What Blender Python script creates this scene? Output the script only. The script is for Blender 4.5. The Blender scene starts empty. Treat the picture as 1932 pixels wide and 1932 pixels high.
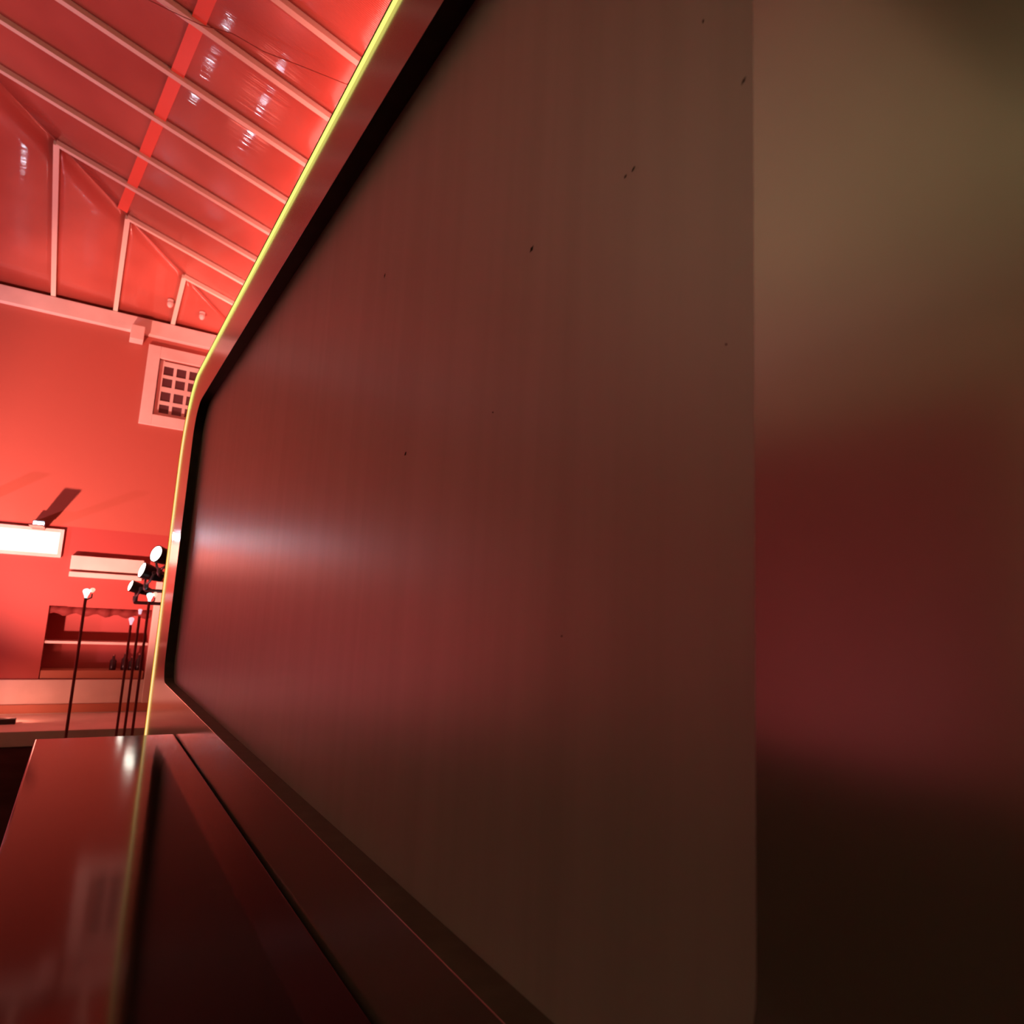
import bpy, bmesh, math, random
from mathutils import Vector, Matrix
random.seed(7)
scene = bpy.context.scene
COL = scene.collection
# ------------------------------------------------------------------ camera
# world: X runs along the panelled face away from the viewer, Y to the left, Z up, floor at 0
CZ = 1.498
D = 0.30                                   # distance from lens to the panelled face
cam_d = bpy.data.cameras.new('camera')
cam = bpy.data.objects.new('camera', cam_d); COL.objects.link(cam)
R = Matrix(((-0.52532628, -0.10506526, -0.84438948),
            (-0.84942393, 0.1231953, 0.51312952),
            (0.05011273, 0.98680505, -0.15396267)))
cam.matrix_world = Matrix.Translation((0, 0, CZ)) @ R.transposed().inverted().to_4x4()
cam_d.sensor_width = 36.0
cam_d.lens = 1310.0 / 1932.0 * 36.0
cam_d.clip_start = 0.01
cam_d.dof.use_dof = True
cam_d.dof.focus_distance = 1.3
cam_d.dof.aperture_fstop = 9.0
scene.camera = cam
# ------------------------------------------------------------------ world / exposure
w = bpy.data.worlds.new('night'); scene.world = w; w.use_nodes = True
w.node_tree.nodes['Background'].inputs[0].default_value = (0.02, 0.012, 0.012, 1)
w.node_tree.nodes['Background'].inputs[1].default_value = 0.15
vs = scene.view_settings
vs.view_transform = 'Standard'; vs.look = 'None'; vs.gamma = 1.0; vs.exposure = 0.0
vs.use_curve_mapping = False

# ------------------------------------------------------------------ lights (each has its fixture further down)
def lamp(kind, name, loc, color, power, target=None, size=0.05, spot=120, blend=0.6):
    d = bpy.data.lights.new(name, kind); d.color = color; d.energy = power
    if kind in ('POINT', 'SPOT'): d.shadow_soft_size = size
    if kind == 'SPOT': d.spot_size = math.radians(spot); d.spot_blend = blend
    if kind == 'AREA': d.size = size
    o = bpy.data.objects.new(name, d); COL.objects.link(o); o.location = loc
    if target is not None:
        o.rotation_euler = (Vector(target) - Vector(loc)).to_track_quat('-Z', 'Y').to_euler()
    return o
RED = (1.0, 0.13, 0.115)
PINK = (1.0, 0.32, 0.24)
ROSE = (1.0, 0.37, 0.44)
FLOODS = [  # (fixture position, aim, colour, watts, cone)
    ((9.25, 0.50, 0.22), (9.9, 0.20, 0.15), (1.0, 0.26, 0.16), 24, 140),
    ((6.4, 1.30, 0.10), (6.4, -1.0, 5.2), RED, 130, 80),
    ((6.9, 1.70, 0.10), (10.0, -0.8, 3.4), PINK, 1900, 66),
    ((6.2, 4.20, 0.10), (6.4, 7.8, 2.0), ROSE, 230, 112),  # added unseen flood, reddens the left wall mirrored by the panel
    ((7.2, 4.30, 0.10), (10.0, 3.8, 1.7), ROSE, 720, 110),  # added unseen flood, brings red from the far corner onto the panel
    ((6.6, 2.60, 0.10), (6.9, 3.6, 6.3), ROSE, 560, 95),  # extra unseen flood, added for a red reflection high on the panel
]
WASHER = (6.2, -1.44, 4.50)
COVE = (2.4, 5.0, 3.60)  # unseen strip light added for an even yellow reflection on the near frame
COOL = [((9.80, 0.52, CZ + 0.83), 10), ((9.80, 1.38, CZ + 0.89), 10)]
PENDANTS = [(-.6, 1.6, 3.9), (-.6, 4.0, 3.9), (-.6, 6.4, 3.9)]
# ------------------------------------------------------------------ materials
def mat(name, base, rough=0.5, spec=0.5, metal=0.0, emit=None, estr=0.0, coat=0.0):
    m = bpy.data.materials.new(name); m.use_nodes = True
    b = m.node_tree.nodes['Principled BSDF']
    b.inputs['Base Color'].default_value = (*base, 1)
    b.inputs['Roughness'].default_value = rough
    b.inputs['Metallic'].default_value = metal
    b.inputs['Specular IOR Level'].default_value = spec
    b.inputs['Coat Weight'].default_value = coat
    if emit:
        b.inputs['Emission Color'].default_value = (*emit, 1)
        b.inputs['Emission Strength'].default_value = estr
    return m
def nd(m, t, **kw):
    n = m.node_tree.nodes.new(t)
    for k, v in kw.items(): setattr(n, k, v)
    return n
def noisy(m, c1, c2, scale=(1, 1, 1), nscale=4.0, detail=3.0, bump=0.0, bscale=None, bdist=0.01, lo=0.35, hi=0.65):
    nt = m.node_tree; b = nt.nodes['Principled BSDF']
    tc = nd(m, 'ShaderNodeTexCoord'); mp = nd(m, 'ShaderNodeMapping'); mp.inputs['Scale'].default_value = scale
    nt.links.new(tc.outputs['Object'], mp.inputs[0])
    n = nd(m, 'ShaderNodeTexNoise'); n.inputs['Scale'].default_value = nscale; n.inputs['Detail'].default_value = detail
    nt.links.new(mp.outputs[0], n.inputs['Vector'])
    r = nd(m, 'ShaderNodeValToRGB')
    r.color_ramp.elements[0].position = lo; r.color_ramp.elements[0].color = (*c1, 1)
    r.color_ramp.elements[1].position = hi; r.color_ramp.elements[1].color = (*c2, 1)
    nt.links.new(n.outputs[0], r.inputs[0]); nt.links.new(r.outputs[0], b.inputs['Base Color'])
    if bump:
        n2 = nd(m, 'ShaderNodeTexNoise'); n2.inputs['Scale'].default_value = bscale or nscale; n2.inputs['Detail'].default_value = 2
        nt.links.new(mp.outputs[0], n2.inputs['Vector'])
        bp = nd(m, 'ShaderNodeBump'); bp.inputs['Strength'].default_value = bump; bp.inputs['Distance'].default_value = bdist
        nt.links.new(n2.outputs[0], bp.inputs['Height']); nt.links.new(bp.outputs[0], b.inputs['Normal'])
    return m
M = {}
M['frame'] = noisy(mat('taupe_metal_paint', (.4, .35, .32), .16, metal=.82), (.41, .375, .35), (.43, .395, .37), (1, 1, 1), 5)
M['panel'] = noisy(mat('brushed_bronze_sheet', (.4, .35, .32), .33, metal=.45), (.41, .39, .395), (.45, .425, .435), (1.0, 1.0, .05), 26, 3)
_b = M['panel'].node_tree.nodes['Principled BSDF']; _b.inputs['Anisotropic'].default_value = .15; _b.inputs['Anisotropic Rotation'].default_value = 0.0
_t = nd(M['panel'], 'ShaderNodeTangent', direction_type='RADIAL', axis='Z'); M['panel'].node_tree.links.new(_t.outputs[0], _b.inputs['Tangent'])
M['lining'] = noisy(mat('black_rubber_lining', (.02, .015, .013), .45), (.02, .016, .013), (.035, .027, .022), (1, 1, 1), 30)
M['ledge'] = noisy(mat('dusty_dark_ledge', (.07, .05, .04), .55), (.06, .045, .034), (.10, .075, .06), (1, 1, 1), 28, 5, lo=.45, hi=.8)
M['reflection_bead'] = mat('red_reflection_bead', (.12, .03, .04), .25)  # red reflection along the recess corner, put into the bead's colour
M['led_top'] = mat('yellow_led', (.9, .8, .3), .5, emit=(1.0, .95, .22), estr=1.12)
M['led_side'] = mat('amber_led', (.9, .7, .3), .5, emit=(1.0, .50, .09), estr=1.35)
M['led_core'] = mat('cream_led', (.9, .85, .6), .5, emit=(1.0, .83, .42), estr=1.12)
M['channel'] = mat('dark_bronze_channel', (.05, .035, .01), .4)
M['fleck'] = mat('dark_speck', (.04, .02, .015), .9)
M['counter'] = noisy(mat('black_gloss_counter', (.012, .008, .006), .09, .16), (.003, .002, .0016), (.006, .004, .003), (1, 1, 1), 3, 2, .06, 5, .004)
M['counter_base'] = mat('dark_brown_board', (.04, .02, .015), .5)
M['cream_paint'] = noisy(mat('cream_plaster', (.7, .62, .45), .7), (.60, .60, .42), (.68, .67, .47), (1, 1, 1), 2)
M['rose_wall'] = noisy(mat('rose_wall_paint', (.42, .15, .15), .6), (.40, .135, .14), (.44, .165, .17), (1, 1, 1), 1.5)
M['wall'] = None
M['white'] = noisy(mat('white_paint', (.78, .74, .72), .5), (.72, .68, .66), (.82, .78, .76), (1, 1, 1), 3)
M['pane_dark'] = mat('dark_window_glass', (.10, .05, .06), .12)
M['rafter'] = mat('white_rafter', (.85, .80, .70), .4)
M['floor'] = noisy(mat('dark_stone_floor', (.03, .02, .018), .9, .0), (.022, .015, .013), (.035, .025, .022), (1, 1, 1), 2)
M['hip'] = mat('dark_red_flashing', (.30, .10, .08), .6)
M['roof_band'] = mat('red_reflected_band', (.95, .15, .10), .35)  # colour of the bright band reflected in the roof sheets
M['wire'] = mat('thin_dark_wire', (.30, .07, .05), .6)
M['niche'] = mat('red_niche_paint', (.55, .12, .12), .55)
M['dark'] = mat('dark_glass', (.05, .02, .03), .2)
M['valance'] = mat('dark_red_cloth', (.16, .02, .02), .8)
M['band'] = mat('terracotta_band', (.50, .22, .15), .6)
M['metal'] = mat('blue_grey_metal', (.30, .36, .45), .35, metal=.7)
M['black'] = mat('black_metal', (.03, .025, .03), .4)
M['pole'] = mat('dark_red_pole', (.26, .045, .045), .4)
M['lens'] = mat('lit_lens', (1, .95, .85), .5, emit=(1.0, .92, .78), estr=7.0)
M['cyan'] = mat('cyan_bulb', (.8, 1, 1), .5, emit=(.55, .98, 1.0), estr=1.6)
M['cream'] = mat('cream_bulb', (1, .95, .8), .5, emit=(1.0, .75, .55), estr=.9)
M['lilac'] = mat('lilac_bulb', (1, .9, 1), .5, emit=(.95, .62, .75), estr=.9)
M['cool'] = mat('cool_led_face', (.9, .95, 1), .5, emit=(.72, .86, 1.0), estr=150.0)
M['transom'] = mat('lit_transom_glass', (.9, .5, .4), .4, emit=(1.0, .20, .15), estr=8.0)
M['warm'] = mat('warm_bulb', (1, .8, .5), .5, emit=(1.0, .72, .32), estr=4.0)
M['shade'] = mat('olive_shade', (.2, .19, .1), .6)
# two-tone red wall paint
mw = mat('red_wall_paint', (.42, .13, .10), .55)
nt = mw.node_tree; b = nt.nodes['Principled BSDF']
g = nd(mw, 'ShaderNodeNewGeometry'); sx = nd(mw, 'ShaderNodeSeparateXYZ'); gt = nd(mw, 'ShaderNodeMath', operation='GREATER_THAN')
gt.inputs[1].default_value = CZ + 0.86
mx = nd(mw, 'ShaderNodeMix', data_type='RGBA')
nz = nd(mw, 'ShaderNodeTexNoise'); nz.inputs['Scale'].default_value = 1.2
nt.links.new(g.outputs['Position'], sx.inputs[0]); nt.links.new(sx.outputs[2], gt.inputs[0]); nt.links.new(gt.outputs[0], mx.inputs[0])
mx.inputs[6].default_value = (.39, .075, .07, 1); mx.inputs[7].default_value = (.43, .13, .10, 1)
nt.links.new(mx.outputs[2], b.inputs['Base Color'])
M['wall'] = mw
# roof sheet: ribbed red polycarbonate, ribs run up the slope
mr = mat('ribbed_red_polycarbonate', (.55, .12, .09), .20, coat=.7)
nt = mr.node_tree; b = nt.nodes['Principled BSDF']
tc = nd(mr, 'ShaderNodeTexCoord'); wv = nd(mr, 'ShaderNodeTexWave'); wv.inputs['Scale'].default_value = 22.0
nt.links.new(tc.outputs['Object'], wv.inputs['Vector'])
bp = nd(mr, 'ShaderNodeBump'); bp.inputs['Strength'].default_value = .3; bp.inputs['Distance'].default_value = .004
b.inputs['Coat Roughness'].default_value = .04
nt.links.new(wv.outputs[1], bp.inputs['Height']); nt.links.new(bp.outputs[0], b.inputs['Normal'])
rm = nd(mr, 'ShaderNodeMapping'); rm.inputs['Scale'].default_value = (60, .4, .4); nt.links.new(tc.outputs['Object'], rm.inputs[0])
rn = nd(mr, 'ShaderNodeTexNoise'); rn.inputs['Scale'].default_value = 1.0; rn.inputs['Detail'].default_value = 1.0; nt.links.new(rm.outputs[0], rn.inputs['Vector'])
bc = nd(mr, 'ShaderNodeBump'); bc.inputs['Strength'].default_value = .35; bc.inputs['Distance'].default_value = .004
nt.links.new(rn.outputs[0], bc.inputs['Height']); nt.links.new(bc.outputs[0], b.inputs['Coat Normal'])
nz = nd(mr, 'ShaderNodeTexNoise'); nz.inputs['Scale'].default_value = 1.1; nz.inputs['Detail'].default_value = 2
nt.links.new(tc.outputs['Object'], nz.inputs['Vector'])
rp = nd(mr, 'ShaderNodeValToRGB'); rp.color_ramp.elements[0].position = .3; rp.color_ramp.elements[1].position = .75
rp.color_ramp.elements[0].color = (.38, .085, .062, 1); rp.color_ramp.elements[1].color = (.55, .15, .115, 1)
nt.links.new(nz.outputs[0], rp.inputs[0]); nt.links.new(rp.outputs[0], b.inputs['Base Color'])
M['roof'] = mr

# ------------------------------------------------------------------ mesh helpers
class MB:
    def __init__(s): s.v = []; s.f = []
    def add(s, vs, fs):
        o = len(s.v); s.v += [tuple(v) for v in vs]; s.f += [tuple(i + o for i in f) for f in fs]; return s
    def box(s, x0, x1, y0, y1, z0, z1):
        return s.add([(x0, y0, z0), (x1, y0, z0), (x1, y1, z0), (x0, y1, z0), (x0, y0, z1), (x1, y0, z1), (x1, y1, z1), (x0, y1, z1)],
                     [(0, 3, 2, 1), (4, 5, 6, 7), (0, 1, 5, 4), (1, 2, 6, 5), (2, 3, 7, 6), (3, 0, 4, 7)])
    def tube(s, pts, r, n=10, cap=True):
        pts = [Vector(p) for p in pts]; rs = r if isinstance(r, (list, tuple)) else [r] * len(pts)
        rings = []; ref = None
        for i, p in enumerate(pts):
            a = pts[max(i - 1, 0)]; c = pts[min(i + 1, len(pts) - 1)]; t = (c - a).normalized()
            if ref is None:
                ref = Vector((0, 0, 1)) if abs(t.z) < .9 else Vector((1, 0, 0))
            u = (ref - t * ref.dot(t)).normalized(); ref = u; v = t.cross(u)
            rings.append([p + (u * math.cos(2 * math.pi * k / n) + v * math.sin(2 * math.pi * k / n)) * rs[i] for k in range(n)])
        vs = [q for rg in rings for q in rg]; fs = []
        for i in range(len(rings) - 1):
            for k in range(n):
                fs.append((i * n + k, i * n + (k + 1) % n, (i + 1) * n + (k + 1) % n, (i + 1) * n + k))
        if cap: fs += [tuple(reversed(range(n))), tuple((len(rings) - 1) * n + k for k in range(n))]
        return s.add(vs, fs)
    def lathe(s, prof, origin, axis, n=20):
        # prof: (distance along axis, radius)
        a = Vector(axis).normalized(); o = Vector(origin)
        return s.tube_raw([o + a * d for d, r in prof], [max(r, 1e-4) for d, r in prof], a, n)
    def tube_raw(s, pts, rs, a, n):
        ref = Vector((0, 0, 1)) if abs(a.z) < .9 else Vector((1, 0, 0))
        u = (ref - a * ref.dot(a)).normalized(); v = a.cross(u); vs = []; fs = []
        for p, r in zip(pts, rs):
            vs += [p + (u * math.cos(2 * math.pi * k / n) + v * math.sin(2 * math.pi * k / n)) * r for k in range(n)]
        for i in range(len(pts) - 1):
            for k in range(n):
                fs.append((i * n + k, i * n + (k + 1) % n, (i + 1) * n + (k + 1) % n, (i + 1) * n + k))
        fs += [tuple(reversed(range(n))), tuple((len(pts) - 1) * n + k for k in range(n))]
        return s.add(vs, fs)
    def build(s, name, m, parent=None, bevel=0, smooth=False, fix=True):
        me = bpy.data.meshes.new(name); me.from_pydata(s.v, [], s.f)
        bm = bmesh.new(); bm.from_mesh(me)
        if fix: bmesh.ops.recalc_face_normals(bm, faces=bm.faces)
        bm.to_mesh(me); bm.free()
        if smooth:
            for p in me.polygons: p.use_smooth = True
        me.materials.append(m)
        o = bpy.data.objects.new(name, me); COL.objects.link(o)
        if parent is not None:
            o.parent = parent; o.matrix_parent_inverse = Matrix.Translation(parent.location).inverted()
        if bevel:
            bv = o.modifiers.new('bevel', 'BEVEL'); bv.width = bevel; bv.segments = 3; bv.limit_method = 'ANGLE'
        return o
def tag(o, label, cat=None, group=None, kind=None):
    o['label'] = label
    if cat: o['category'] = cat
    if group: o['group'] = group
    if kind: o['kind'] = kind
    return o
def structure(o): o['kind'] = 'structure'; return o
def thing(name, loc, label, cat, group=None):
    o = bpy.data.objects.new(name, None); COL.objects.link(o); o.location = loc; o.empty_display_size = .1
    return tag(o, label, cat, group)
def adopt(light, parent):
    light.parent = parent; light.matrix_parent_inverse = Matrix.Translation(parent.location).inverted()

def rrect(x0, x1, z0, z1, radii, n=10):
    # radii: (x1z1, x0z1, x0z0, x1z0); counter-clockwise seen from +Y... points in (x,z)
    out = []
    for (cx, cz, r, a0) in ((x1 - radii[0], z1 - radii[0], radii[0], 0), (x0 + radii[1], z1 - radii[1], radii[1], 90),
                            (x0 + radii[2], z0 + radii[2], radii[2], 180), (x1 - radii[3], z0 + radii[3], radii[3], 270)):
        for k in range(n + 1):
            a = math.radians(a0 + 90 * k / n); out.append((cx + r * math.cos(a), cz + r * math.sin(a)))
    return out

# ================================================================== STRUCTURE OF THE HALL
XW = 10.0; YR = -1.60; YL = 7.80; XB = -3.0; ZE = CZ + 3.684; SL = 0.30
YM = (YR + YL) / 2; RUN = YM - YR; ZR = ZE + SL * RUN
MB().box(XB - .2, XW + .2, YR - .2, YL + .2, -.1, 0).build('floor', M['floor'])
structure(bpy.data.objects['floor'])
def wall_with_holes(name, m, y0, y1, z0, z1, holes, x, th, parent=None):
    bm = bmesh.new(); loops = [[(y0, z0), (y1, z0), (y1, z1), (y0, z1)]] + [[(a, c), (b_, c), (b_, d), (a, d)] for a, b_, c, d in holes]
    edges = []
    for lp in loops:
        vs = [bm.verts.new((x, p[0], p[1])) for p in lp]
        edges += [bm.edges.new((vs[i], vs[(i + 1) % 4])) for i in range(4)]
    res = bmesh.ops.triangle_fill(bm, edges=edges, use_beauty=True, use_dissolve=False)
    ex = bmesh.ops.extrude_face_region(bm, geom=bm.faces[:])
    bmesh.ops.translate(bm, vec=(th, 0, 0), verts=[v for v in ex['geom'] if isinstance(v, bmesh.types.BMVert)])
    bmesh.ops.recalc_face_normals(bm, faces=bm.faces)
    me = bpy.data.meshes.new(name); bm.to_mesh(me); bm.free(); me.materials.append(m)
    o = bpy.data.objects.new(name, me); COL.objects.link(o); return o
WIN = (-1.225, -.505, CZ + 2.415, CZ + 3.185)
NIC = (-.800, .30, CZ - .96, CZ - .10)
back = structure(wall_with_holes('wall_back', M['wall'], YR, YL, 0, ZE, [WIN, NIC], XW, .45))
structure(MB().box(XB - .2, XW + .45, YR - .2, YR, 0, ZE).build('wall_right', M['wall']))
structure(MB().box(3.3, XW + .45, YL, YL + .2, 0, 4.35).build('wall_left', M['rose_wall']))
structure(MB().box(3.3, XW + .45, YL, YL + .2, 4.35, ZE).build('wall_upper', M['cream_paint']))
structure(MB().box(XB - .2, 3.3, YL, YL + .2, 0, ZE).build('wall_gallery', M['cream_paint']))
structure(MB().box(XB - .2, XB, YR, YL, 0, ZR).build('wall_front', M['cream_paint']))
structure(MB().box(XW + .45, XW + .5, -1.6, .6, .4, ZE).build('wall_lining', M['dark']))
structure(MB().box(8.7, XW - .065, YR, 2.6, 0.001, .15).build('floor_step', M['white'], bevel=.006))
# wall-head beam
structure(MB().box(XW - .09, XW, YR, YL, CZ + 3.45, CZ + 3.655).build('trim_1', M['white'], bevel=.008))
# ------------------------------------------------------------------ roof
ceiling = bpy.data.objects.new('ceiling', None); COL.objects.link(ceiling); ceiling.location = (XW, YR, ZE); structure(ceiling)
PITCH = 0.67
xs = [XW] + [XW - 1.0 - PITCH * k for k in range(0, 18)] ; xs = [x for x in xs if x > 1.2]
def ztop(y): return ZE + SL * (y - YR if y <= YM else YL - y)
def side_pane(x0, x1, sgn):
    # grid: across x (sagging slightly between rafters), up the slope to ridge or hip
    nx, ny = 8, 8; mb = MB(); vs = []
    for i in range(nx + 1):
        t = i / nx; x = x0 + (x1 - x0) * t
        ymax = min(RUN, XW - x); sag = .0 + .012 * 4 * t * (1 - t) * (1 if x1 - x0 > .5 else .3)
        for j in range(ny + 1):
            d = ymax * j / ny
            y = YR + d if sgn > 0 else YL - d
            vs.append((x, y, ZE + SL * d - sag * min(1, d / .4)))
    fs = []
    for i in range(nx):
        for j in range(ny):
            fs.append((i * (ny + 1) + j, (i + 1) * (ny + 1) + j, (i + 1) * (ny + 1) + j + 1, i * (ny + 1) + j + 1))
    mb.add(vs, fs)
    o = mb.build('roof_pane' if sgn > 0 else 'roof_board', M['roof'] if sgn > 0 else M['cream_paint'], ceiling, smooth=True, fix=False)
    me = o.data
    bm = bmesh.new(); bm.from_mesh(me); bmesh.ops.remove_doubles(bm, verts=bm.verts, dist=1e-4)
    bmesh.ops.recalc_face_normals(bm, faces=bm.faces)
    if bm.faces and sum(f.normal.z for f in bm.faces) > 0: bmesh.ops.reverse_faces(bm, faces=bm.faces)
    bm.to_mesh(me); bm.free()
    so = o.modifiers.new('thick', 'SOLIDIFY'); so.thickness = .012; so.offset = -1
    return o
for a, c in zip(xs[1:], xs[:-1]):
    side_pane(a, c, 1)
    if a < 6.5 or True: side_pane(a, c, -1)
def rafter(p0, p1, wdt=.05, dep=.045):
    p0 = Vector(p0); p1 = Vector(p1); t = (p1 - p0).normalized(); side = t.cross(Vector((0, 0, 1))).normalized() * wdt / 2
    dn = Vector((0, 0, -dep)); mb = MB()
    vs = [p0 - side, p0 + side, p1 + side, p1 - side]; vs = [v + dn for v in vs] + vs
    mb.add(vs, [(0, 1, 2, 3), (4, 7, 6, 5), (0, 4, 5, 1), (1, 5, 6, 2), (2, 6, 7, 3), (3, 7, 4, 0)])
    return mb.build('rafter', M['rafter'], ceiling)
for x in xs[1:]:
    d = min(RUN, XW - x)
    rafter((x, YR, ZE - .002), (x, YR + d, ZE + SL * d - .002)); rafter((x, YL, ZE - .002), (x, YL - d, ZE + SL * d - .002))
# hip end
ys = [0.0, 1.0]
while ys[-1] + PITCH < RUN * 2 - 1.0: ys.append(ys[-1] + PITCH)
ys.append(RUN * 2)
def endz(d): return ZE + SL * d
for a, c in zip(ys[:-1], ys[1:]):
    vs = []; n = 8; ny = 6
    for i in range(n + 1):
        q = a + (c - a) * i / n; dm = min(q, RUN * 2 - q); t = i / n
        for j in range(ny + 1):
            d = dm * j / ny; vs.append((XW - d, YR + q, endz(d) - .010 * 4 * t * (1 - t) * min(1, d / .4)))
    fs = [(i * (ny + 1) + j, (i + 1) * (ny + 1) + j, (i + 1) * (ny + 1) + j + 1, i * (ny + 1) + j + 1) for i in range(n) for j in range(ny)]
    o = MB().add(vs, fs).build('roof_pane', M['roof'], ceiling, smooth=True, fix=False)
    bm = bmesh.new(); bm.from_mesh(o.data); bmesh.ops.remove_doubles(bm, verts=bm.verts, dist=1e-4); bmesh.ops.recalc_face_normals(bm, faces=bm.faces)
    if bm.faces and sum(f.normal.z for f in bm.faces) > 0: bmesh.ops.reverse_faces(bm, faces=bm.faces)
    bm.to_mesh(o.data); bm.free()
    so = o.modifiers.new('thick', 'SOLIDIFY'); so.thickness = .012; so.offset = -1
for q in ys[1:-1]:
    d = min(q, RUN * 2 - q); rafter((XW, YR + q, ZE - .002), (XW - d, YR + q, endz(d) - .002))
# hip flashings and ridge
for s in (1, -1):
    y0 = YR if s > 0 else YL
    MB().tube([(XW, y0, ZE - .004), (XW - RUN, YM, ZR - .004)], .007, 8).build('hip_flashing', M['hip'], ceiling)
MB().box(xs[-1], XW - RUN, YM - .05, YM + .05, ZR - .08, ZR - .01).build('ridge_beam', M['rafter'], ceiling)
# plain gallery ceiling over the near end
XG = xs[-1]
MB().box(XB - .2, XG, YR, YL, 4.60, 4.70).build('gallery_ceiling', M['cream_paint'], ceiling)
MB().box(XG - .10, XG, YR, YL, 4.70, ZR).build('gallery_fascia', M['cream_paint'], ceiling)
# bright band reflected in the sheets, built as a flat red strip
def roofpt(x, y, dz=-.02): return Vector((x, y, ztop(y) + dz))
a0 = roofpt(4.0, -.31); a1 = roofpt(8.25, .13)
sd = Vector((0, 1, SL)).normalized() * .05
mb = MB(); vs = [a0 - sd, a0 + sd, a1 + sd, a1 - sd]; up = Vector((0, 0, .004))
mb.add(vs + [v + up for v in vs], [(0, 1, 2, 3), (4, 7, 6, 5), (0, 4, 5, 1), (1, 5, 6, 2), (2, 6, 7, 3), (3, 7, 4, 0)])
mb.build('reflected_band', M['roof_band'], ceiling)
MB().tube([roofpt(5.05, .15, -.06), roofpt(4.99, -.05, -.06), roofpt(4.92, -.22, -.07), roofpt(4.79, -.42, -.075), roofpt(4.75, -.63, -.075),
           roofpt(4.66, -.84, -.07), roofpt(4.52, -1.19, -.06), roofpt(4.45, -1.5, -.05)], .0035, 6).build('wire', M['wire'], ceiling)
# ------------------------------------------------------------------ window high on the back wall
win = bpy.data.objects.new('window_1', None); COL.objects.link(win); win.location = (XW, -.865, CZ + 2.27); structure(win)
y0, y1, z0, z1 = WIN
mb = MB()
oy0, oy1, oz0, oz1 = -1.37, -.36, CZ + 2.27, CZ + 3.34
mb.box(XW - .045, XW - .001, oy0, y0, oz0, oz1); mb.box(XW - .045, XW - .001, y1, oy1, oz0, oz1)
mb.box(XW - .045, XW - .001, y0, y1, oz0, z0); mb.box(XW - .045, XW - .001, y0, y1, z1, oz1)
mb.build('window_surround', M['white'], win, bevel=.004)
SX = XW + .03
cols = [(-.573 - .1555 * k, -.573 - .1555 * k - .1185) for k in range(4)]
rows = [(3.112, 2.989), (2.949, 2.826), (2.762, 2.633), (2.586, 2.467)]
mb = MB()
mb.box(SX, SX + .045, y0, cols[-1][1], z0, z1).box(SX, SX + .045, cols[0][0], y1 - .012, z0, z1)
mb.box(SX, SX + .045, cols[-1][1], cols[0][0], CZ + rows[0][0], z1 - .012).box(SX, SX + .045, cols[-1][1], cols[0][0], z0, CZ + rows[-1][1])
sash = mb.build('sash', M['white'], win, bevel=.004)
for k in range(3):
    MB().box(SX + .005, SX + .04, cols[k + 1][0], cols[k][1], CZ + rows[-1][1], CZ + rows[0][0]).build('glazing_bar', M['white'], sash)
    MB().box(SX + .003, SX + .042, cols[-1][1], cols[0][0], CZ + rows[k + 1][0], CZ + rows[k][1]).build('glazing_bar', M['white'], sash)
for r_ in rows:
    for c_ in cols:
        MB().box(SX + .02, SX + .026, c_[1], c_[0], CZ + r_[1], CZ + r_[0]).build('pane', M['pane_dark'], win)
# boxed bracket under the beam
tag(MB().box(XW - .20, XW - .005, -.285, -.13, CZ + 3.315, CZ + 3.50).build('bracket', M['white'], bevel=.006), 'white boxed bracket under the wall beam beside the small-paned window', 'bracket')
# two lamp reflections in the hip-end sheets, built as small pale globes
for (px, py, lb) in ((9.585, -.905, 'small pale globe standing in for a lamp reflection on the hip-end roof sheet nearest the yellow strip'), (9.50, -.515, 'small pale globe standing in for a lamp reflection beside the short hip-end rafter')):
    z = endz(XW - px); f = thing('roof_reflection', (px, py, z), lb, 'reflection globe', 'roof reflections')
    MB().lathe([(0.03, .036), (.05, .036), (.055, .012)], (px, py, z - .06), (0, 0, 1), 14).build('base', M['white'], f)
    MB().lathe([(-.055, .004), (-.05, .018), (-.03, .032), (0, .036), (.03, .03)], (px, py, z - .06), (0, 0, 1), 16).build('globe', M['white'], f, smooth=True)
# ------------------------------------------------------------------ lower back wall: pilaster, board, niche, dado
structure(MB().box(XW - .07, XW, -.905, -.805, CZ - 1.24, CZ + .26).build('trim_2', M['white'], bevel=.006))
structure(MB().box(XW - .03, XW, -1.6, 2.2, CZ - 1.24, CZ - .962).build('trim_3', M['white'], bevel=.004))
structure(MB().box(XW - .06, XW, -1.6, 2.2, CZ - 1.34, CZ - 1.242).build('trim_4', M['band'], bevel=.004))
structure(MB().box(XW - .045, XW, -1.6, 2.2, 0, CZ - 1.342).build('baseboard_back', M['white'], bevel=.004))
nb = MB()
nb.box(XW + .40, XW + .44, NIC[0] - .02, NIC[1] + .02, NIC[2] - .02, NIC[3] + .02)
structure(nb.build('wall_niche', M['niche']))
sb = thing('wall_board', (XW - .05, -.3, CZ + .25), 'long white board on the back wall beside the stage lamps', 'board')
MB().box(XW - .10, XW, -.63, .15, CZ + .345, CZ + .51).build('upper_board', M['white'], sb, bevel=.004)
MB().box(XW - .09, XW, -.63, .15, CZ + .255, CZ + .315).build('lower_board', M['white'], sb, bevel=.004)
tag(MB().box(XW + .02, XW + .40, NIC[0], NIC[1], CZ - .545, CZ - .515).build('shelf', M['white']), 'thin white shelf across the red wall niche', 'shelf')
tag(MB().box(XW + .01, XW + .38, NIC[0] + .01, NIC[1] - .01, CZ - .957, CZ - .86).build('bench_box', M['band']), 'low brown box along the bottom of the red wall niche', 'box')
va = MB(); N = 24
vsx = []
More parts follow.
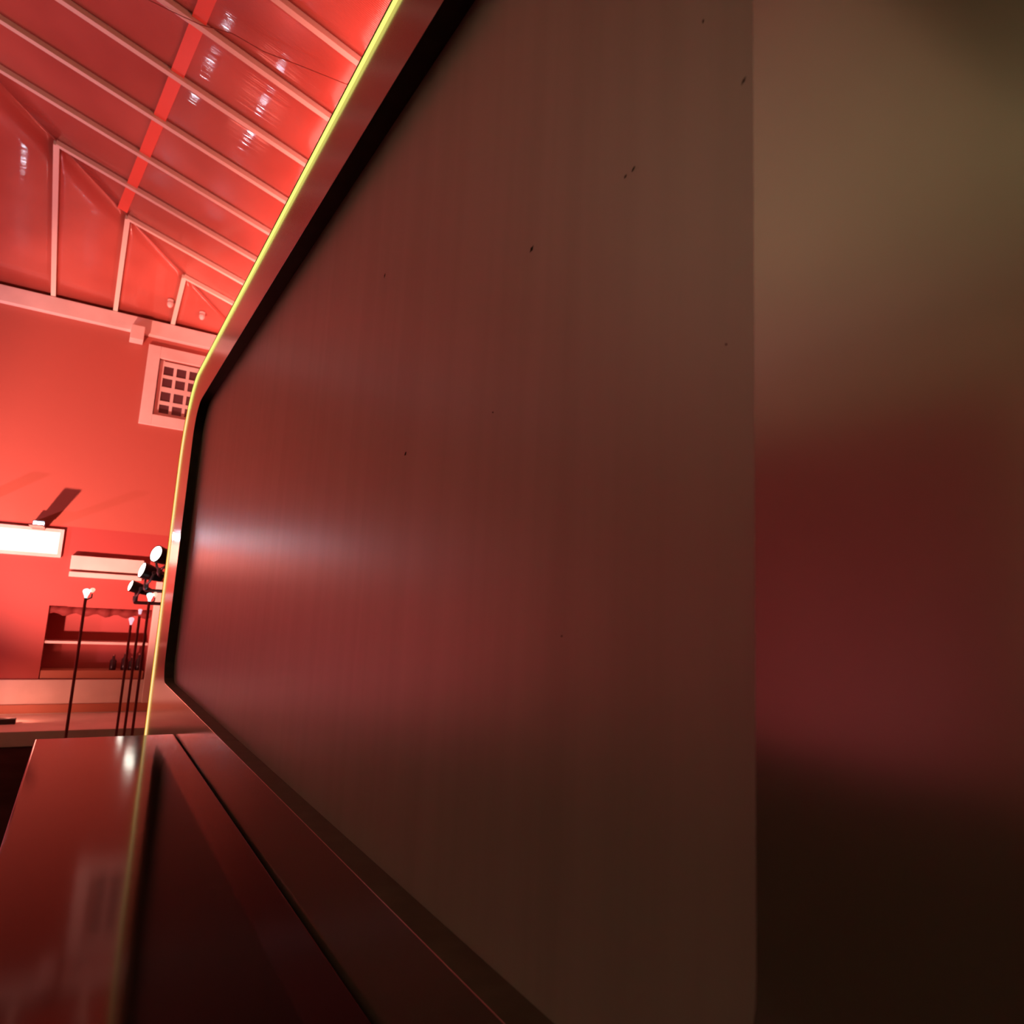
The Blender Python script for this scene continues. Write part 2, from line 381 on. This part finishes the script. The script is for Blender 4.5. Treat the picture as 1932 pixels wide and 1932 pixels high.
for k in range(N + 1):
    y = -.79 + (1.08) * k / N; x = XW + .03 + .02 * math.sin(k * 2.1); vsx += [(x, y, CZ - .105), (x, y, CZ - .20 - .02 * math.sin(k * 1.3)), (x + .006, y, CZ - .105), (x + .006, y, CZ - .20 - .02 * math.sin(k * 1.3))]
for k in range(N):
    i = 4 * k; va.add([], []) ; va.f += [(i, i + 4, i + 5, i + 1), (i + 2, i + 3, i + 7, i + 6), (i + 1, i + 5, i + 7, i + 3), (i, i + 2, i + 6, i + 4)]
va.v = vsx
tag(va.build('valance', M['valance'], smooth=True), 'dark red cloth valance along the top of the wall niche', 'valance')
for k, (y, h, lb) in enumerate(((-.735, .21, 'dark bottle in the niche nearest the white pilaster'), (-.655, .17, 'short dark bottle second from the white pilaster'), (-.575, .22, 'dark bottle third from the white pilaster'), (-.45, .19, 'dark bottle farthest from the white pilaster'))):
    bt = thing('bottle', (XW + .14, y, CZ - .86), lb, 'bottle', 'bottles in the wall niche')
    MB().lathe([(0, .036), (.005, .038), (h * .6, .038), (h * .72, .018), (h * .92, .014)], (XW + .14, y, CZ - .86), (0, 0, 1), 14).build('glass', M['dark'], bt, smooth=True)
    MB().lathe([(h * .9, .016), (h, .016)], (XW + .14, y, CZ - .86), (0, 0, 1), 12).build('cap', M['pole'], bt)
# lit transom on the back wall (left of the frame, seen as a pink reflection in the panel)
tr = structure(bpy.data.objects.new('window_2', None)); COL.objects.link(tr); tr.location = (XW, .62, CZ + .48)
MB().box(XW - .05, XW - .002, .30, .92, CZ + .47, CZ + .51).box(XW - .05, XW - .002, .30, .92, CZ + .77, CZ + .81).box(XW - .05, XW - .002, .26, .30, CZ + .47, CZ + .81).box(XW - .05, XW - .002, .92, .96, CZ + .47, CZ + .81).build('frame', M['white'], tr)
MB().box(XW - .03, XW - .02, .30, .92, CZ + .51, CZ + .77).build('pane', M['transom'], tr)

# ================================================================== PANELLED BOOTH WALL
Y0 = -D; YP = Y0 - .033
X1 = 11.04 * D; ZT = CZ + 3.085 * D; ROUT = 1.1 * D
HX0, HX1, HZ0, HZ1 = .817 * D, 9.83 * D, CZ - .965 * D, CZ + 2.585 * D
HR = (.45 * D, .40 * D, .42 * D, .32 * D)
XN = -.70
booth = thing('booth', (1.2, Y0 - .1, 0), 'tall brown booth with a large recessed panel and glowing yellow edge strip', 'booth')
outer = [(XN, 0), (X1, 0)]
for k in range(17):
    a = math.radians(90 * k / 16); outer.append((X1 - ROUT + ROUT * math.cos(a), ZT - ROUT + ROUT * math.sin(a)))
outer.append((XN, ZT))
bv = .0004
hole_f = rrect(HX0 - bv, HX1 + bv, HZ0 - bv, HZ1 + bv, [r + bv for r in HR], 14)
hole = rrect(HX0, HX1, HZ0, HZ1, HR, 14)
bm = bmesh.new(); ed = []
vo = [bm.verts.new((x, Y0, z)) for x, z in outer]; vh = [bm.verts.new((x, Y0, z)) for x, z in hole_f]
for L in (vo, vh): ed += [bm.edges.new((L[i], L[(i + 1) % len(L)])) for i in range(len(L))]
bmesh.ops.triangle_fill(bm, edges=ed, use_beauty=True)
vi = [bm.verts.new((x, Y0 - bv, z)) for x, z in hole]
for i in range(len(vh)): bm.faces.new((vh[i], vh[(i + 1) % len(vh)], vi[(i + 1) % len(vh)], vi[i]))
vb = [bm.verts.new((x, Y0 - .045, z)) for x, z in outer]
for i in range(len(vo)): bm.faces.new((vo[i], vo[(i + 1) % len(vo)], vb[(i + 1) % len(vo)], vb[i]))
bmesh.ops.recalc_face_normals(bm, faces=bm.faces)
me = bpy.data.meshes.new('face_frame'); bm.to_mesh(me); bm.free(); me.materials.append(M['frame'])
ff = bpy.data.objects.new('face_frame', me); COL.objects.link(ff); ff.parent = booth; ff.matrix_parent_inverse = Matrix.Translation(booth.location).inverted()
# recess lining: dark walls, dusty ledge below
n = len(hole); lin = MB(); led = MB()
for i in range(n):
    p, q = hole[i], hole[(i + 1) % n]
    mb = led if (p[1] < HZ0 + .02 and q[1] < HZ0 + .02) else lin
    mb.add([(p[0], Y0 - bv, p[1]), (q[0], Y0 - bv, q[1]), (q[0], YP - .001, q[1]), (p[0], YP - .001, p[1])], [(0, 1, 2, 3)])
lin.build('recess_lining', M['lining'], booth); led.build('recess_ledge', M['ledge'], booth)
MB().tube([(HX1 - .004, YP + .002, HZ0 + HR[3]), (HX1 - .004, YP + .002, HZ1 - HR[0])], .0022, 6).build('reflection_bead', M['reflection_bead'], booth)
panel = MB().box(HX0 - .03, HX1 + .03, YP - .012, YP, HZ0 - .03, HZ1 + .03).build('recessed_panel', M['panel'], booth)
# carcass behind
MB().box(XN, X1 - .36, Y0 - .20, Y0 - .046, 0, ZT - .01).build('carcass', M['counter_base'], booth)
MB().box(X1 - .36, X1, Y0 - .20, Y0 - .046, 0, ZT - .36).build('carcass', M['counter_base'], booth)
# edge strip: path along the outer edge
top_path = [(XN, ZT)] + [outer[i] for i in range(len(outer) - 2, 1, -1)]
def sweep(path, n0, n1, ya, yb, mb):
    # rectangular section between outward offsets n0,n1 and depths ya,yb
    pts = [Vector((p[0], 0, p[1])) for p in path]; rings = []
    for i, p in enumerate(pts):
        t = (pts[min(i + 1, len(pts) - 1)] - pts[max(i - 1, 0)]).normalized(); nrm = Vector((-t.z, 0, t.x))
        rings.append([p + nrm * n0 + Vector((0, ya, 0)), p + nrm * n1 + Vector((0, ya, 0)), p + nrm * n1 + Vector((0, yb, 0)), p + nrm * n0 + Vector((0, yb, 0))])
    vs = [v for r_ in rings for v in r_]; fs = []
    for i in range(len(rings) - 1):
        for k in range(4): fs.append((4 * i + k, 4 * i + (k + 1) % 4, 4 * i + 4 + (k + 1) % 4, 4 * i + 4 + k))
    fs += [(0, 1, 2, 3), tuple(4 * (len(rings) - 1) + k for k in (3, 2, 1, 0))]
    mb.add(vs, fs)
ia = 8
pt = top_path[:1 + ia + 1]; ps = top_path[1 + ia:] + [(X1, 0.0)]
for (path, ma, mc) in ((pt, 'led_top', 'led_top'), (ps, 'led_side', 'led_core')):
    mb = MB(); sweep(path, 0, .004, Y0 + .0024, Y0 + .0054, mb); mb.build('led_strip', M[ma], booth)
    mb = MB(); sweep(path, 0, .004, Y0 + .0001, Y0 + .0024, mb); mb.build('led_core', M[mc], booth)
mb = MB(); sweep(top_path + [(X1, 0.0)], .004, .006, Y0 - .01, Y0 + .0070, mb); mb.build('strip_channel', M['channel'], booth)
# dust specks on the panel
for (px, pz, sx_, sz_, rot) in ((.5362, .3592, .0034, .0022, .7), (.3884, .3603, .0026, .0010, .7), (.3979, .3592, .0018, .0006, .7), (.2793, .3622, .0027, .0006, .8), (.3155, .4365, .0018, .0006, 1.2),
                                (.8191, .2049, .0034, .0022, .6), (.4611, -.0105, .0010, .0009, 0), (.2935, .182, .0008, .0007, 0), (.9548, .5073, .0040, .0014, 1.0), (.5951, .2075, .0009, .0008, 0)):
    mb = MB(); k = 8; vs = []
    for i in range(k):
        a = 2 * math.pi * i / k; r_ = 1 + .25 * math.sin(3 * i + px * 50); ex = sx_ * math.cos(a) * r_; ez = sz_ * math.sin(a) * r_
        vs.append((px - ex * math.cos(rot) + ez * math.sin(rot), YP + .0001, CZ + pz + ex * math.sin(rot) + ez * math.cos(rot)))
    vs.append((px, YP + .0009, CZ + pz))
    mb.add(vs, [(i, (i + 1) % k, k) for i in range(k)]); mb.build('dust_fleck', M['fleck'], booth)

# ================================================================== COUNTER
ZC = CZ - 1.327 * D; XC = 8.1 * D
counter = thing('bar_counter', (1.0, -.12, 0), 'glossy black counter against the foot of the panelled booth', 'counter')
MB().box(-.9, XC, Y0 + .0025, .06, ZC - .04, ZC).build('worktop', M['counter'], counter, bevel=.005)
MB().box(-.86, XC - .05, Y0 + .0225, .02, .10, ZC - .0405).build('base', M['counter_base'], counter)
MB().box(-.82, XC - .09, Y0 + .0625, -.03, .0, .10).build('plinth', M['black'], counter)

# ================================================================== STAGE LAMPS, POSTS
mast = thing('lamp_mast', (6.20, -.80, 0), 'dark mast with side arms carrying the three stage lamps', 'mast')
MB().tube([(6.20, -.80, .03), (6.20, -.80, CZ + .40)], .03, 12).build('pole', M['black'], mast)
MB().lathe([(0, .17), (.02, .17), (.035, .05)], (6.20, -.80, 0), (0, 0, 1), 20).build('base', M['black'], mast)
def stage_lamp(pos, face, rad, yoke_pt, arm_z, label):
    p = Vector(pos); f = Vector(face).normalized()
    t = thing('stage_lamp', tuple(p), label, 'stage lamp', 'stage lamps on the mast')
    MB().lathe([(-.17, .3 * rad), (-.165, .62 * rad), (-.12, .78 * rad), (-.06, .92 * rad), (0, rad), (.004, rad), (.004, .9 * rad), (-.01, .88 * rad)], p, f, 22).build('housing', M['black'], t, smooth=False)
    MB().lathe([(-.006, .9 * rad), (.004, .87 * rad), (.010, .6 * rad), (.012, .05 * rad)], p, f, 22).build('lens', M['lens'], t, smooth=True)
    c = p - f * .07; side = f.cross(Vector((0, 0, 1))).normalized(); dn = side.cross(f).normalized()
    if dn.z > 0: dn = -dn
    R_ = rad * 1.18
    arc = [c + side * R_ * 1.0] + [c + side * R_ * math.cos(a) + dn * R_ * 1.25 * math.sin(a) for a in [math.pi * k / 12 for k in range(1, 12)]] + [c - side * R_]
    MB().tube(arc, .0095, 8).build('yoke', M['metal'], t, smooth=True)
    for s in (1, -1): MB().lathe([(0, .016), (.02, .016)], c + side * s * R_ * .9, side * s, 12).build('knob', M['metal'], t)
    low = c + dn * R_ * 1.25
    MB().lathe([(-.005, .02), (.03, .02), (.05, .013)], low, (0, 0, -1), 12).build('clamp', M['metal'], t)
    q = low + Vector((0, 0, -.05))
    e = Vector((6.20, -.80, q.z)); e -= (e - q).normalized() * .031
    MB().tube([q, e], .014, 8).build('arm', M['black'], t)
    sl = t
    return t
def P(x, y, z): return (x, y, CZ + z)
stage_lamp(P(6.0, -.458, .369), (-.50, .85, .22), .068, None, 0, 'big round lit stage lamp highest and nearest the yellow strip')
stage_lamp(P(6.4, -.402, .253), (-.22, .95, .26), .066, None, 0, 'lit stage lamp turned side-on, middle of the three on the mast')
stage_lamp(P(6.8, -.357, .129), (-.16, .96, .28), .050, None, 0, 'lowest and leftmost of the three lit stage lamps')
for (x, y, z, m_, lb) in ((6.3, -.474, .049, 'cyan', 'slim dark post topped by a glowing cyan bulb'), (6.5, -.432, -.075, 'lilac', 'slim dark post with a dim pink bulb between two other posts'), (6.7, -.389, -.155, 'lilac', 'slim dark post with a small lilac bulb, third of the posts'), (6.05, -.035, .05, 'cyan', 'slim dark post with a cyan bulb standing apart on the left')):
    t = thing('light_post', (x, y, 0), lb, 'light post', 'slim light posts behind the counter')
    MB().tube([(x, y, .02), (x, y, CZ + z - .045)], .010, 8).build('pole', M['pole'], t)
    MB().lathe([(0, .10), (.015, .10), (.025, .012)], (x, y, 0), (0, 0, 1), 16).build('base', M['black'], t)
    s_ = 1.0 if m_ == 'cyan' else (.85 if x > 6.6 else .6)
    MB().lathe([(-.05 * s_, .008), (-.03 * s_, .012), (-.012 * s_, .020 * s_), (.004, .026 * s_), (.016 * s_, .022 * s_), (.024 * s_, .008)], (x, y, CZ + z), (0, 0, 1), 14).build('bulb', M[m_], t, smooth=True)
    if m_ == 'cyan':
        MB().tube([(x, y, CZ + z - .06), (x, y - .037, CZ + z - .04), (x, y - .037, CZ + z - .012)], .005, 6).build('side_arm', M['pole'], t)
        MB().lathe([(-.014, .006), (-.004, .014), (.006, .018), (.016, .012), (.020, .004)], (x, y - .037, CZ + z + .012), (0, 0, 1), 12).build('side_bulb', M['cream'], t, smooth=True)

# ================================================================== LIGHT FIXTURES OUT OF VIEW (and their light)
for i, (loc, aim, colr, pw, cone) in enumerate(FLOODS):
    lb = ['small orange uplight on the pale step at the foot of the back wall', 'red floor floodlight in the middle of the hall', 'pink floor floodlight aimed at the back wall', 'unseen red floor floodlight added to light the left wall', 'unseen red floor floodlight added to light the far left corner', 'unseen red floor floodlight added to light the boarded roof slope'][i]
    t = fz = loc[2] - .07 if i == 0 else 0
    t = thing('floor_flood', (loc[0], loc[1], fz), lb, 'floodlight', 'floor floodlights')
    MB().box(loc[0] - .06, loc[0] + .06, loc[1] - .08, loc[1] + .08, fz, fz + .055).build('housing', M['black'], t, bevel=.005)
    adopt(lamp('SPOT', 'flood_light', loc, colr, pw, aim, .05, cone, .7), t)
t = thing('wall_washer', WASHER, 'long pink wall washer along the right wall behind the booth', 'wall light')
MB().box(WASHER[0] - 3.4, WASHER[0] + 3.4, YR, WASHER[1] + .10, WASHER[2] - .07, WASHER[2] - .02).build('housing', M['black'], t, bevel=.004)
wl = lamp('AREA', 'washer_light', WASHER, (1.0, .26, .215), 105, None, .12)
wl.data.shape = 'RECTANGLE'; wl.data.size = 6.6; wl.data.size_y = .12; wl.rotation_euler = (math.pi + .35, 0, 0)
adopt(wl, t)
t = thing('added_uplight', COVE, 'unseen long warm uplight added along the left side of the hall', 'uplight')
MB().box(COVE[0] - 4.0, COVE[0] + 4.0, COVE[1] - .05, COVE[1] + .05, COVE[2] - .06, COVE[2] - .02).build('trough', M['shade'], t)
for k in (-3.6, -1.2, 1.2):
    MB().tube([(COVE[0] + k, COVE[1] + .045, COVE[2] - .02), (COVE[0] + k, COVE[1] + .045, 4.6 if COVE[0] + k < XG else ztop(COVE[1]) - .02)], .004, 6).build('hanger', M['black'], t)
cl = lamp('AREA', 'uplight_glow', COVE, (1.0, .98, .64), 34, (COVE[0], COVE[1], 9), .08)
cl.data.shape = 'RECTANGLE'; cl.data.size = 7.6; cl.data.size_y = .08; cl.rotation_euler = (math.pi, 0, 0)
adopt(cl, t)
for i, (loc, pw) in enumerate(COOL):
    t = thing('led_wall_lamp', loc, ['cool white wall lamp nearest the pink transom', 'cool white wall lamp farther along the back wall'][i], 'wall lamp', 'cool wall lamps')
    MB().box(loc[0] + .01, XW, loc[1] - .06, loc[1] + .06, loc[2] - .05, loc[2] + .05).build('housing', M['black'], t, bevel=.004)
    MB().box(loc[0], loc[0] + .0095, loc[1] - .05, loc[1] + .05, loc[2] - .03, loc[2] + .03).build('led_face', M['cool'], t)
    MB().box(loc[0] - .40, loc[0] + .0095, loc[1] - .07, loc[1] + .07, loc[2] - .045, loc[2] - .031).build('glare_shield', M['black'], t)  # added shield that keeps the lamp's glare off the counter
for i, (x, y, z) in enumerate(PENDANTS):
    t = thing('pendant_lamp', (x, y, z), ['olive pendant lamp under the gallery ceiling, nearest the booth', 'olive pendant lamp under the gallery ceiling, middle of the row', 'olive pendant lamp under the gallery ceiling by the left wall'][i], 'lamp', 'gallery pendant lamps')
    MB().lathe([(-.12, .02), (-.11, .04), (-.06, .11), (.0, .14)], (x, y, z), (0, 0, 1), 24).build('shade', M['shade'], t, smooth=True)
    MB().lathe([(-.035, .004), (-.03, .02), (0, .03), (.03, .015)], (x, y, z + .05), (0, 0, 1), 14).build('bulb', M['warm'], t, smooth=True)
    MB().tube([(x, y, z + .07), (x, y, 4.60)], .004, 6).build('cord', M['black'], t)
    adopt(lamp('SPOT', 'pendant_light', (x, y, z + .10), (1.0, .82, .50), 22, (x, y, 9), .04, 165, .5), t)
